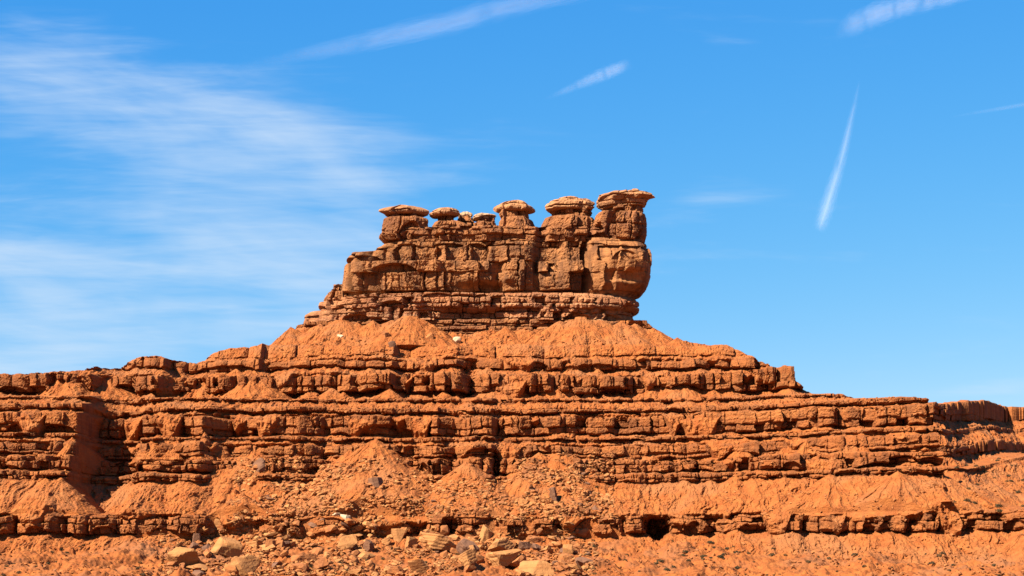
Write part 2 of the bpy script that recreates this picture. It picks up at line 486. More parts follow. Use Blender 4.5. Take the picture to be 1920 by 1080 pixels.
    for k in range(1, len(beds) - 1):
        bd = beds[k]; gap = bd['zb'] - beds[k - 1]['zt']
        if gap < 1.5: continue
        xx = max(x[0], -125.0)
        while xx < min(x[-1], 160):
            xx += rc.uniform(2.5, 10.0)
            if X_at(150, 398) < xx < X_at(285, 398) and k < 8: continue
            za = bd['zb'] + rc.uniform(-0.5 * gap, 0.35 * (bd['zt'] - bd['zb']))
            cones.append((xx, bd['Y'] + 60, za, rc.uniform(0.9, 1.5)))
    for (xa, ya, za, cot, *low_) in cones:
        ka = next((q for q, b in enumerate(beds) if b['zt'] > za), None)
        if ka is not None and ka < len(beds) - 1: ya = min(ya + 3, float(np.interp(xa, x, Es[ka])) + 0.5)
        zlo = low_[0] if low_ else max([t for t in tops if t < za - 1.6] + [zl[0]])
        r = slice(np.searchsorted(zl, zlo - 2.5), np.searchsorted(zl, za))
        wx = (za - zlo + 3) * cot
        kb = int(np.argmin([abs(b['zt'] - zlo) for b in beds])) if zlo > zl[0] else None
        c = slice(np.searchsorted(x, xa - wx), np.searchsorted(x, xa + wx))
        Xc, Zr = np.broadcast_arrays(X[:, c], Z[r])
        yc = cone_y(Xc, Zr, xa, ya, za, cot, int(abs(xa * 7)) % 97)
        yc = yc + 0.30 * fbm(Xc * 0.8, Zr * 0.8, 4, seed + 140) + 0.10 * ridged(Xc * 1.8, Zr * 1.8, 2, seed + 141) + np.maximum(zlo + 0.1 - Zr, 0) * 4
        if kb is not None:
            yc = np.maximum(yc, Em[kb][None, c] - 0.2 + beds[kb].get('round', .5) * np.clip(Zr - zlo + 1, 0, 1))
        closer = yc < y[r, c]
        soil[r, c] = np.where(closer, 1.0, soil[r, c])
        y[r, c] = np.minimum(y[r, c], yc)
    for (px, py, Yd, rx, rz, d) in alcoves:      # hollows: gullies, caves
        xa, za = X_at(px, Yd), Z_at(py, Yd)
        q = rx * np.clip(0.75 + 0.5 * (Z - za) / rz, 0.3, 1.4)
        rr = ((X - xa) / q) ** 2 + ((Z - za) / rz) ** 2 + 0.5 * fbm(X * 0.9, Z * 0.9, 3, seed + 190)
        y = y + d * np.exp(-np.maximum(rr, 0) ** 2)
    it = np.minimum(np.searchsorted(zl, zt_x), len(zl) - 1)
    ri = np.minimum(np.arange(len(zl))[:, None], it[None, :])
    y = np.take_along_axis(y, ri, 0); soil = np.take_along_axis(soil, ri, 0)
    # ridge line, then the land falls away behind
    y = y + exc * back[0]
    zz = Zc - exc * back[1] + np.minimum(exc, 1) * 0.15 * fbm(X * 0.4, exc * 0.6, 3, seed + 150)
    V = np.stack([np.broadcast_to(X, y.shape), y, zz], -1).reshape(-1, 3)
    o = mesh_obj(name, V, grid_faces(len(zl), len(x)), mat, soil=soil, smooth=False)
    tag(o, kind='structure')
    return o, y, Zc

def grade(fine0, fine1, step, far, g=1.13):
    a = list(np.arange(fine0, fine1, step))
    s_ = step
    while a[-1] < far: s_ *= g; a.append(a[-1] + s_)
    s_ = step
    pre = [fine0]
    while pre[-1] > -far: s_ *= g; pre.append(pre[-1] - s_)
    return np.array(pre[:0:-1] + a)

def bed(py_t, py_b, Y, **k):
    return dict(zt=float(Z_at(py_t, Y)), zb=float(Z_at(py_b, Y)), Y=Y, **k)

hx = grade(-112, 112, 0.135, 330, 1.12)
hz = np.concatenate([np.arange(6.0, 66.0, 0.095), [66.6, 68, 71, 76, 84, 96, 112, 130]])
gul = pts([(-900, -14), (0, -9.5), (162, -9.0), (165, -8.0), (168, -2), (172, 6.5), (256, 6.5), (268, -.5), (300, -2.0), (350, -0.6), (385, -2.6), (432, 2.6), (480, 0), (560, -2), (610, 1.2), (700, -1), (780, 0.8), (820, -1.5), (852, 1.6), (885, -3), (922, -2), (934, 2.2), (1000, .4), (1050, -1.5), (1100, .5), (1200, 0), (1290, -2), (1465, -11), (1600, -17), (1690, -21), (1711, -22), (1720, -16), (1731, 2), (1775, 22), (2000, 40), (2600, 50)], 398)
gul_low = pts([(-900, -8), (0, -6), (160, -5.5), (240, -1), (432, .5), (852, .6), (885, -1), (934, .5), (1240, 0), (1450, -8), (1700, -16), (1900, -20), (2600, -24)], 375)
upper = pts([(-900, 0), (0, -3.0), (150, -3.6), (178, -3.4), (196, 2.6), (240, 0.0), (308, -3.2), (314, 3.0), (365, 4.8), (400, 1.0), (482, -1.2), (487, .8), (560, .3), (640, -1.2), (735, -3.2), (744, .5), (800, 0), (855, -2.6), (885, 1.4), (905, .4), (1000, -1.2), (1120, 0), (1250, 0.3), (1400, -.5), (1487, -1), (1600, 4), (2600, 30)], 415)
beds = [
    bed(966, 1000, 375, g=0, plan=gul_low, sc=2.6, sw=(4, 13), uc=1.8, cotlow=1.7, lean=.05, round=1.1, f=dict(w=(.9, 2.6), amp=.6, sub=3, groove=.45, miss=.22)),
    bed(890, 902, 388, g=.95, sc=1.4, sw=(3, 9), uc=.7, round=.25, ss=3, f=dict(w=(.8, 2.2), amp=.45, sub=2, groove=.35)),
    bed(862, 884, 391, g=1.0, sc=1.2, sw=(3, 9), uc=1.9, round=.15, ss=3, cmin=.2, f=dict(w=(.9, 2.6), amp=.8, sub=2, groove=.45, miss=.18)),
    bed(834, 857, 394, g=1.0, sc=1.2, sw=(3, 8), uc=1.2, round=.5, ss=4, cmin=.2, f=dict(w=(1.2, 3.5), amp=.6, sub=2, groove=.4)),
    bed(820, 826, 396.2, g=1.0, sc=.9, sw=(2, 8), uc=.8, round=.1, ss=4, cmin=.2, f=dict(w=(.8, 2.5), amp=.6, sub=1, groove=.3)),
    bed(780, 814, 398.5, g=1.0, sc=1.1, sw=(3.5, 10), uc=2.0, round=.2, ss=5, f=dict(w=(1.3, 3.6), amp=.85, sub=2, groove=.5, miss=.14)),
    bed(765, 773, 401.5, g=.9, sc=.8, sw=(3, 9), uc=1.2, round=.1, ss=6, f=dict(w=(.9, 3.0), amp=.55, sub=1, groove=.3)),
    bed(747, 752, 406.5, g=.5, sc=1.0, sw=(2, 8), uc=.6, round=.1, ss=6, f=dict(w=(.8, 2.5), amp=.5, sub=1, groove=.3)),
    bed(704, 735, 413, rise=pts([(1250, 0), (1380, .8), (1440, 1.7), (1500, 1.8)], 413), g=0, plan=upper, sc=1.6, sw=(3, 7), uc=2.6, round=.3, ss=7, f=dict(w=(1.2, 3.2), amp=1.0, sub=2, groove=.6, miss=.2)),
    bed(674, 690, 417.5, g=0, plan=upper, sc=1.5, sw=(3.5, 9), uc=1.7, round=.6, ss=7, lean=.25, soil=.35, f=dict(w=(2.0, 6), amp=.5, sub=1, groove=.35)),
    bed(643, 667, 420.5, g=0, plan=upper, sc=1.6, sw=(4, 11), uc=.45, round=1.6, ss=8, lean=.8, cmin=.1, soil=.75, f=dict(w=(3.5, 9), amp=.2, sub=1, groove=.22, miss=0.0, vert=.06, rough=.2)),
    bed(600, 612, 444, g=0, sc=.6, sw=(5, 12), uc=.4, round=.3, f=dict(w=(1, 3), amp=.3, sub=1)),
]
zt_pts = [(-900, 716, 416), (-200, 712, 416), (0, 707, 416), (60, 706, 416), (130, 700, 416), (180, 690, 416.5), (232, 682, 417), (246, 672, 418), (262, 669, 419), (304, 669, 419), (316, 674, 419), (340, 675, 420), (366, 680, 421), (384, 668, 422), (400, 660, 422), (430, 651, 422), (482, 648, 423), (502, 640, 426), (530, 622, 434), (552, 606, 441), (570, 600, 442), (640, 596, 443), (1195, 596, 443), (1212, 600, 443), (1232, 614, 440), (1266, 632, 432), (1330, 633, 424), (1364, 648, 424), (1400, 667, 422), (1440, 685, 418), (1450, 688, 414), (1486, 689, 413.5), (1490, 716, 412.5), (1512, 727, 411), (1562, 737, 400), (1640, 742, 388), (1744, 744, 380), (1755, 747, 379), (1768, 762, 390), (1790, 800, 395), (1830, 880, 385), (1930, 905, 380), (2200, 930, 380), (2700, 950, 380)]
zx = np.array([X_at(a, c) for a, b, c in zt_pts]); zzv = np.array([Z_at(b, c) for a, b, c in zt_pts])
def C(px, py, Y, cot): return (float(X_at(px, Y)), Y, float(Z_at(py, Y)), cot)
cones = [C(768, 583, 438.5, 1.45), C(1090, 588, 439.5, 1.45), C(948, 612, 437, 1.5), C(640, 594, 440, 1.55), C(1010, 622, 434, 1.4), C(700, 600, 438, 1.4), C(1190, 606, 440, 1.5), C(570, 612, 441, 1.6),
         C(820, 628, 431, 1.3), C(1140, 604, 438, 1.4), C(1270, 632, 431, 1.5),
         C(885, 890, 386.5, 1.3), C(1190, 884, 387.5, 1.3), C(1378, 888, 384, 1.3), C(700, 872, 388, 1.25), C(1050, 850, 391, 1.35), C(1560, 884, 374, 1.5), C(1690, 880, 367, 1.5), C(1775, 888, 369, 1.8), C(1815, 896, 371, 1.8), C(1865, 902, 374, 1.8), C(1910, 905, 376, 1.8),
         C(379, 806, 391, .62), C(283, 818, 393, .85), C(322, 826, 393, .9), C(345, 832, 393, .8), C(430, 880, 388, .9), C(480, 850, 391, 1.3), C(240, 900, 387, 1.2),
         C(590, 735, 411, 1.35), C(660, 742, 409, 1.3), C(760, 742, 409, 1.3), C(830, 745, 409, 1.3), C(980, 742, 409, 1.35), C(450, 745, 410, 1.3), C(225, 738, 411, 1.2), C(320, 744, 411, 1.3), C(100, 728, 408, 1.4), C(1180, 742, 409, 1.35), C(1340, 728, 411, 1.4), C(1480, 722, 411, 1.6)]
zd = float(Z_at(966, 375))
for px, py, ct in ((705, 822, 1.38), (478, 836, 1.3), (1052, 836, 1.3), (660, 846, 1.35), (1010, 850, 1.3), (880, 868, 1.3), (425, 850, 1.25)):   # long debris chutes burying several ledges
    cones.append(C(px, py, 398, ct) + (zd,))
for px, py, ct in ((452, 925, 1.6), (640, 930, 1.6), (968, 938, 1.6), (1110, 950, 1.5), (300, 950, 1.4), (1480, 955, 1.5), (90, 950, 1.4)):       # fans that bury the lowest ledge
    cones.append(C(px, py, 378, ct) + (8.0,))
for px, py, ct in ((545, 612, 1.7), (600, 606, 1.6), (670, 604, 1.5), (735, 598, 1.6), (800, 606, 1.5), (850, 622, 1.5), (905, 624, 1.6), (985, 614, 1.7), (1050, 600, 1.6), (1125, 598, 1.6), (1165, 602, 1.7), (1225, 614, 1.6)):
    cones.append(C(px, py, 439, ct))
rg = random.Random(4)
for i in range(26):     # small debris cones between the ledges
    px = rg.uniform(30, 1740)
    cones.append(C(px, rg.uniform(812, 838), 396.5 + np.interp(X_at(px, 398), *gul), rg.uniform(.7, 1.1)))
for i in range(14):
    px = rg.uniform(0, 1900)
    cones.append(C(px, rg.uniform(892, 915), 387 + np.interp(X_at(px, 388), *gul) * .9, rg.uniform(1.1, 1.5)))
for i in range(18):
    cones.append(C(rg.uniform(0, 1900), rg.uniform(990, 1006), 374.5, rg.uniform(1.2, 1.8)))
alc = [(1236, 996, 375, 2.5, 2.4, 9), (880, 712, 413, 1.3, 3.5, 2.2), (930, 880, 391, 1.0, 3.0, 3.0), (1690, 985, 375, 1.0, 1.4, 2.0), (850, 985, 375, 1.8, 1.3, 2.2), (1330, 978, 375, 1.6, .8, 1.6), (480, 985, 375, 3.0, 1.0, 1.2)]
hill, HY, HZ = make_hill("hill", beds, gul, (zx, zzv), hx, hz, cones, M_HILL, (2.2, 0.75), 3, alc)

# the next mesa, farther off to the right
fx = np.concatenate([np.arange(60, 152, 0.18), np.arange(152, 330, 3.0)])
fz = np.concatenate([np.arange(20.0, 58.5, 0.12), [59, 61, 64, 70, 80, 92]])
fplan = pts([(1400, -14), (1745, -5), (1762, -1), (1800, 11), (1850, 25), (1868, 27), (1925, 42), (2020, 68), (2600, 110)], 480)
fbeds = [
    bed(880, 884, 452, g=.6, sc=1.0, uc=.3, cotlow=1.8, round=.3),
    bed(838, 856, 466, g=.9, u=.4, wander=.3, sc=.7, sw=(2, 5), uc=1.0, f=dict(w=(1.2, 4), amp=.5, sub=2, groove=.4)),
    bed(806, 814, 472, g=1, sc=1.2, sw=(4, 9), uc=.6, f=dict(w=(1, 4), amp=.4, sub=1)),
    bed(756, 790, 480, g=1, u=.4, wander=.3, sc=.7, sw=(2, 5), uc=1.4, round=.9, f=dict(w=(1.4, 4.5), amp=.7, sub=3, groove=.5)),
]
fzt = [(1300, 790, 482), (1700, 765, 482), (1763, 752, 482), (1782, 745, 490), (1812, 740, 500), (1850, 740, 513), (1880, 742, 518), (1925, 744, 531), (1990, 746, 550), (2100, 750, 565), (2600, 775, 590)]
fzx = np.array([X_at(a, c) for a, b, c in fzt]); fzz = np.array([Z_at(b, c) for a, b, c in fzt])
hill2, FY, FZ = make_hill("hill", fbeds, fplan, (fzx, fzz), fx, fz, [], M_HILL, (2.2, 0.8), 11, dip=pts([(1300, 0), (1765, 0), (1850, 2.9), (1925, 4.9), (2100, 8)], 480))

# ------------------------------------------------------------------ ground
GY = np.array([-9000, 0, 150, 250, 300, 330, 350, 362, 372, 384, 400, 520, 640, 9000.]); GZ = np.array([0, 0, .8, 3.0, 5.8, 8.7, 11.2, 12.9, 14.2, 15.4, 16.0, 11, 0, 0.])
def ground_z(x, y):
    b = np.interp(y, GY, GZ)
    near = sstep(y, 150, 300) * (1 - sstep(y, 382, 400)) * (1 - sstep(np.abs(x), 200, 400))
    side = sstep(np.abs(x), 250, 700)
    b = b * (1 - side)
    lump = 1.5 * fbm(x * 0.085, y * 0.06, 3, 201) + 1.0 * ridged(x * 0.12 + 0.9 * pn(x * .07, y * .06, 9), y * 0.05, 4, 205) * 0.9
    fine = 0.42 * fbm(x * 0.45, y * 0.4, 5, 211) + 0.22 * ridged(x * 1.1, y * 0.7, 3, 213)
    return b + near * (lump + fine - 0.5)
gx = grade(-100, 100, 0.17, 9000, 1.22)
gy = np.concatenate([[-9000, -3000, -800, -200], np.arange(-40, 240, 20), np.arange(240, 300, 3), np.arange(300, 318, .6), np.arange(318, 384, 0.2), np.arange(384, 420, 3), np.arange(420, 660, 20), [800, 1200, 2500, 5000, 9000]])
GXm, GYm = np.meshgrid(gx, gy)
GZm = ground_z(GXm, GYm)
ground = mesh_obj("ground", np.stack([GXm, GYm, GZm], -1).reshape(-1, 3), grid_faces(len(gy), len(gx)), M_GROUND, soil=np.ones(GXm.size))
tag(ground, kind='structure')

def hit(px, py):
    """first point of the land seen along a photo ray"""
    Y = np.arange(300, 520, 0.12)
    Xr = (px - 960.0) / F * Y; Zr = ZC + (HOR - py) / F * Y
    below = Zr <= GZm[np.clip(np.searchsorted(gy, Y), 0, len(gy) - 1), np.clip(np.searchsorted(gx, Xr), 0, len(gx) - 1)]
    ci = np.clip(np.searchsorted(hx, Xr), 0, len(hx) - 1)
    ri = np.clip(np.searchsorted(hz, Zr), 0, len(hz) - 1)
    below |= (Y >= HY[ri, ci]) & (hz[ri] <= HZ[ri, ci] + 0.05)
    ci2 = np.clip(np.searchsorted(fx, Xr), 0, len(fx) - 1)
    ri2 = np.clip(np.searchsorted(fz, Zr), 0, len(fz) - 1)
    below |= (Xr > fx[0]) & (Y >= FY[ri2, ci2]) & (fz[ri2] <= FZ[ri2, ci2] + 0.05)
    k = int(np.argmax(below))
    if not below[k]: return None
    return Vector((Xr[k], Y[k], Zr[k]))

# ------------------------------------------------------------------ butte solids
def loft(name, prof, yc, hy, mat, parent, seed, dspec=None, Y=444.0, dz=0.075, ds=0.11, ex=3.0, ztaper=0.12, bulge=(), rough=0.1, capslab=False, tilt=0.0, calm=None):
    """a closed solid: outline (photo column left/right per row) turned into plan ovals, its faces broken into blocks.
       prof = [(py, pxl, pxr)] top to bottom; yc centre depth; hy half depth"""
    p = np.array(prof, float)[::-1].copy()
    if capslab == 'poly': p[:, 1] -= 1.5; p[:, 2] += 1.5
    elif name == 'neck': p[:, 1] += 4.0; p[:, 2] -= 4.0
    zp = Z_at(p[:, 0], Y); xl = X_at(p[:, 1], Y); xr = X_at(p[:, 2], Y)
    z = np.arange(zp[0], zp[-1], dz)
    L = np.interp(z, zp, xl); Rr = np.interp(z, zp, xr)
    W = (Rr - L).max()
    # perimeter parameter, dense on the near side
    th = np.linspace(0, 2 * np.pi, 2000, endpoint=False)
    cx = np.sign(np.cos(th)) * np.abs(np.cos(th)) ** (2 / ex); cy = np.sign(np.sin(th)) * np.abs(np.sin(th)) ** (2 / ex)
    px_, py_ = cx * W / 2, cy * hy
    seg = np.hypot(np.diff(np.r_[px_, px_[0]]), np.diff(np.r_[py_, py_[0]]))
    wgt = seg * np.where(np.sin(th) > 0.55, 0.3, 1.0)
    cum = np.r_[0, np.cumsum(wgt)]
    nn = max(24, int(cum[-1] / ds))
    ths = np.interp(np.arange(nn) * cum[-1] / nn, cum, np.r_[th, 2 * np.pi])
    arc = np.interp(ths, np.r_[th, 2 * np.pi], np.r_[0, np.cumsum(seg)])
    cx = np.sign(np.cos(ths)) * np.abs(np.cos(ths)) ** (2 / ex); cy = np.sign(np.sin(ths)) * np.abs(np.sin(ths)) ** (2 / ex)
    if capslab == 'poly':        # broken, straight-edged slab outline
        rp = random.Random(seed)
        ph = np.array([k * 2 * np.pi / 8 + rp.uniform(-.3, .3) for k in range(8)]); dd = np.array([rp.uniform(.78, 1.0) for _ in range(8)])
        cc = np.cos(ths[:, None] - ph[None, :])
        rr_ = np.where(cc > .1, dd[None, :] / np.maximum(cc, .1), 9).min(1)
        cx = rr_ * np.cos(ths); cy = rr_ * np.sin(ths)
        cx = np.where(cx > 0, cx / cx.max(), cx / -cx.min())
        cy = np.where(cy > 0, cy / cy.max(), cy / -cy.min())
    nx = np.cos(ths); ny = np.sin(ths) * 1.0
    nl = np.hypot(nx, ny); nx /= nl; ny /= nl
    h2 = (Rr - L) / 2; xc = (Rr + L) / 2
    sc = np.minimum(1, (h2 / h2.max()))
    Xg = xc[:, None] + h2[:, None] * cx[None, :]
    Yg = yc + (hy * (0.35 + 0.65 * sc))[:, None] * cy[None, :]
    Zg = np.broadcast_to(z[:, None], Xg.shape)
    sxx = np.where(np.sin(ths) < 0.2, 1.0, 0.0)
    u = (Xg if W > 14 else np.broadcast_to(arc[None, :] - W, Xg.shape))
    # outward displacement
    D = np.zeros_like(Xg)
    if dspec:
        for (pt, pb, kw) in dspec:
            zb, zt = float(Z_at(pb, Y)), float(Z_at(pt, Y))
            rows = (z >= zb) & (z < zt)
            if rows.any():
                off = kw.get('off', 0.0)
                k2 = {a: b for a, b in kw.items() if a != 'off'}
                D[rows] += off - bed_face(u[rows], Zg[rows], zb, zt, seed * 50 + int(pt), x0=-80, x1=80, **k2)
    D += rough * fbm(u * 0.9, Zg * 1.1, 4, seed + 3)
    if calm is not None:
        D = D * np.interp(Xg, X_at(calm[0], Y), calm[1])
    side = np.abs(cx)[None, :] ** 8
    D = D * (1 - 0.55 * side)          # keep the measured outline at the two ends
    for (px, py, rx, rz, d) in bulge:
        xa, za = X_at(px, Y), Z_at(py, Y)
        rr = np.abs((Xg - xa) / (rx * Y / F)) ** 4 + np.abs((Zg - za) / (rz * Y / F)) ** 4
        D += np.where(np.sin(ths) < 0.3, 1, 0)[None, :] * d * np.exp(-rr)
    Xg = Xg + nx[None, :] * D; Yg = Yg + ny[None, :] * D
    Zg = np.array(Zg) + 0.12 * pn(Xg * 0.5, Yg * 0.5, seed + 8) * sstep(np.arange(len(z)), 0, 4)[:, None]
    Zg = Zg + tilt * (Xg - xc.mean())
    # close the top with shrinking rings
    rows = [np.stack([Xg, Yg, Zg], -1)]
    c0 = np.stack([Xg[-1], Yg[-1], Zg[-1]], -1); cen = c0.mean(0)
    for f_, dzz in ((0.93, .05), (0.8, .10), (0.6, .16), (0.3, .2), (0.02, .2)):
        ring = cen + (c0 - cen) * f_
        ring[:, 2] = c0[:, 2] * f_ + cen[2] * (1 - f_) + dzz * (0.6 if not capslab else 1.0) + 0.10 * pn(ring[:, 0] * 0.8, ring[:, 1] * 0.8, seed + 12)
        rows.append(ring[None])
    c1 = rows[0][0]; cen1 = c1.mean(0)
    for f_ in (0.9, 0.6, 0.02):
        ring = cen1 + (c1 - cen1) * f_
        ring[:, 2] = c1[:, 2] * f_ + cen1[2] * (1 - f_) + 0.12 * (1 - f_)
        rows.insert(0, ring[None])
    V = np.concatenate(rows, 0)
    V = V - np.array(parent.location)[None, None, :] if parent is not None else V
    nr, nc = V.shape[:2]
    return mesh_obj(name, V.reshape(-1, 3), grid_faces(nr, nc, True), mat, parent, smooth=False)

YB = 442.0
butte = empty("butte", (float(X_at(920, YB)), YB + 8, float(Z_at(610, YB))))
tag(butte, "long varnished sandstone wall on a pale banded pedestal, crowning the red hill", "butte")
# thin red beds low in the pedestal, mostly buried by talus
loft("base_ledge", [(603, 600, 1196), (606, 596, 1198), (640, 585, 1206), (690, 560, 1220)], YB + 9, 10.5, M_TIER, butte, 5,
     [(603, 616, dict(w=(1, 4), amp=.5, sub=2, groove=.3, vert=.35, off=.3)), (616, 640, dict(w=(1, 5), amp=.7, sub=4, groove=.3, vert=.4, off=.4)), (640, 690, dict(w=(1, 5), amp=.4, sub=3, off=.5))])
loft("pedestal_ledge", [(577, 600, 1193), (580, 566, 1188), (584, 561, 1190), (597, 558, 1195), (604, 556, 1197)], YB + 9.6, 10.8, M_PALE, butte, 6,
     [(577, 606, dict(w=(.8, 3.0), amp=.65, sub=3, groove=.5, miss=.16, vert=.35, off=.3))],
     bulge=[(885, 596, 60, 12, -1.6), (600, 590, 45, 20, -1.2)])
loft("pedestal_ledge", [(552, 640, 1180), (557, 600, 1193), (562, 592, 1196), (570, 590, 1197), (576, 588, 1196), (581, 590, 1188)], YB + 9.3, 11.0, M_PALE, butte, 7,
     [(552, 562, dict(w=(1, 3), amp=.4, sub=1, groove=.3, off=.1)), (562, 581, dict(w=(.8, 2.6), amp=.6, sub=2, groove=.5, miss=.16, vert=.3, off=.35))],
     bulge=[(1150, 568, 50, 14, .8), (640, 568, 60, 16, -1.0)])
wall_b = [  # (px, py, rx, rz, outward)
    (1162, 500, 50, 44, 2.8), (1160, 470, 44, 30, .7), (975, 500, 30, 60, 1.5), (1099, 500, 6, 60, -3.6), (1030, 480, 26, 30, -1.9), (1075, 525, 26, 26, .7),
    (905, 520, 32, 30, 1.1), (905, 546, 48, 14, -2.4), (935, 515, 10, 38, -1.6), (830, 480, 18, 26, .9), (800, 500, 16, 20, -.7), (760, 490, 40, 30, .6), (823, 478, 8, 8, -1.2),
    (700, 520, 34, 40, .5), (661, 520, 4, 50, -2.0), (1005, 520, 6, 40, -1.2), (700, 552, 60, 6, -.8), (1060, 551, 60, 5, -1.2), (1160, 520, 30, 10, -1.4), (1125, 490, 8, 30, -.5)]
loft("cliff_wall", [(446, 735, 1206), (452, 718, 1209), (453.5, 714, 1211), (462, 700, 1213), (470, 668, 1218), (474, 655, 1219), (482, 649, 1220), (500, 646, 1221), (515, 643, 1220), (530, 641, 1212), (545, 638, 1198), (552, 634, 1188), (558, 632, 1184)], YB + 9, 8.6, M_CLIFF, butte, 8,
     [(446, 453, dict(w=(1.2, 4.0), amp=.3, sub=1, groove=.2, off=-1.3)), (453, 463, dict(w=(1.0, 3.0), amp=.5, sub=1, groove=.4, miss=.2, vert=.15)),
      (463, 492, dict(w=(1.6, 4.5), amp=.9, sub=1, groove=.5, miss=.2, vert=.12)), (492, 512, dict(w=(1.4, 5.0), amp=.9, sub=1, groove=.5, miss=.22, vert=.12)),
      (512, 546, dict(w=(1.3, 3.6), amp=.9, sub=1, groove=.55, miss=.2, vert=.15)), (546, 560, dict(w=(1, 3), amp=.5, sub=1, groove=.4, off=-1.3))],
     bulge=wall_b, calm=([600, 1095, 1112, 1240], [1.0, 1.0, .45, .45]), ex=5.0, ds=0.10, rough=.16)
loft("ruined_shoulder", [(528, 628, 640), (533, 622, 646), (545, 612, 650), (556, 605, 655), (562, 602, 660)], YB + 6, 4.0, M_TIER, butte, 9,
     [(528, 562, dict(w=(.7, 1.8), amp=.6, sub=3, groove=.45, miss=.2))])
loft("summit_ledge", [(424, 735, 1205), (428, 724, 1208), (436, 714, 1210), (443, 713, 1211), (447, 722, 1206), (452, 726, 1202)], YB + 9.4, 8.2, M_TIER, butte, 10,
     [(424, 454, dict(w=(1.0, 3.2), amp=.6, sub=3, groove=.45, miss=.16, vert=.35, off=-.1))],
     bulge=[(1016, 430, 10, 20, -1.6), (1108, 430, 6, 20, -1.6), (806, 432, 6, 20, -.8)], ex=4)
shard = loft("flat_slab", [(469.5, 664, 682), (471, 658, 687), (474, 657, 686), (476, 660, 680)], YB + 5, 2.2, M_GREYROCK, None, 12, dz=.06, ds=.08)
tag(shard, "dark flat slab lying on the left shoulder of the cliff wall", "rock slab")

rgt = random.Random(12)
def hoodoo(px, parts, label, yc, seed):
    e = empty("hoodoo", (float(X_at(px, YB)), yc, float(Z_at(446, YB))))
    tag(e, label, "hoodoo", "capped rock pillars on the butte")
    for i, (nm, prof, hy, mat, dsp) in enumerate(parts):
        loft(nm, prof, yc + (0.3 if nm == 'neck' else 0), hy, mat, e, seed + i * 3, dsp, Y=yc - 0.5, dz=.055, ds=.075, ex=2.6, rough=.12 if nm in ('column', 'neck') else .06, capslab='poly' if nm in ('cap_rock', 'top_slab') else True, tilt=({81: .05, 21: .015, 61: -.03, 71: .03}.get(seed, .02)) if nm in ('cap_rock', 'top_slab') else 0.0)
    return e
def blk(t, b, **k):
    d = dict(w=(.8, 2.6), amp=.5, sub=2, groove=.4, miss=.14, vert=.25); d.update(k)
    return (t, b, d)
def capd(t, b, sub=2, **k):
    d = dict(w=(1.8, 6), amp=.35, sub=sub, groove=.2, miss=0.08, vert=.3, rough=.08); d.update(k)
    return (t, b, d)
hoodoo(757, [
    ("column", [(412, 722, 800), (416, 719, 803), (428, 716, 802), (438, 712, 802), (446, 712, 800), (455, 722, 798)], 5.8, M_TIER, [blk(412, 456, sub=2, amp=.6)]),
    ("neck", [(404, 723, 795), (410, 722, 795), (414, 724, 796)], 3.9, M_TIER, [blk(403, 415, sub=1, w=(.6, 1.6), off=-.3)]),
    ("cap_rock", [(388.5, 742, 775), (390, 735, 788), (393, 722, 797), (396, 714, 803), (400, 712, 805), (402, 716, 803), (405, 724, 796)], 5.0, M_CAP, [capd(387, 406)])],
    "leftmost capped pillar, with a broad lens-shaped tan capstone", YB + 7.2, 21)
hoodoo(838, [
    ("column", [(417, 820, 868), (421, 816, 876), (432, 808, 884), (444, 803, 890), (455, 808, 886)], 5.2, M_TIER, [blk(417, 456, sub=2)]),
    ("neck", [(405, 819, 856), (410, 818, 854), (419, 816, 858)], 2.6, M_TIER, [blk(404, 420, sub=1, w=(.6, 1.6), off=-.3)]),
    ("cap_rock", [(392.5, 826, 848), (394, 818, 855), (398, 811, 859), (402, 808, 860), (405, 811, 857), (407, 816, 852)], 3.3, M_CAP, [capd(391, 408)])],
    "short pillar with a small rounded capstone, second from the left end", YB + 7.0, 31)
hoodoo(872, [
    ("column", [(407, 858, 880), (413, 856, 884), (424, 852, 892), (440, 850, 896)], 2.6, M_TIER, [blk(406, 441, sub=3, amp=.6)]),
    ("cap_rock", [(399, 864, 876), (401, 860, 881), (404, 858, 883), (408, 861, 880)], 2.2, M_CAP2, [capd(398, 409, 1)])],
    "smallest pillar, a crumbly stub under a thin pale slab beside the rounded capstone", YB + 9.5, 41)
hoodoo(908, [
    ("column", [(411, 893, 924), (416, 894, 926), (426, 890, 928), (440, 882, 934)], 3.0, M_TIER, [blk(410, 441, sub=3, amp=.6)]),
    ("cap_rock", [(402.5, 895, 918), (404.5, 888, 926), (408, 884, 930), (411, 886, 929), (413, 892, 924)], 2.8, M_CAP2, [capd(402, 414, 2)])],
    "low dark pillar with a flat bleached cap, left of the domed middle pillar", YB + 8.6, 51)
hoodoo(965, [
    ("column", [(411, 935, 995), (415, 933, 998), (424, 932, 1002), (434, 930, 1006), (446, 930, 1007), (455, 934, 1000)], 5.9, M_TIER, [blk(411, 456, sub=1, w=(1.2, 3.0))]),
    ("neck", [(396, 933, 994), (402, 931, 996), (408, 933, 997), (413, 936, 996)], 3.7, M_TIER, [blk(395, 414, sub=1, w=(.7, 1.8), off=-.3)]),
    ("cap_rock", [(378, 952, 978), (380, 944, 988), (384, 934, 994), (388, 929, 1000), (392, 928, 1002), (395, 930, 1000), (398, 936, 992)], 4.2, M_CAP, [capd(377, 399)])],
    "middle pillar with a domed capstone and a small arched hollow in its foot", YB + 7.0, 61)
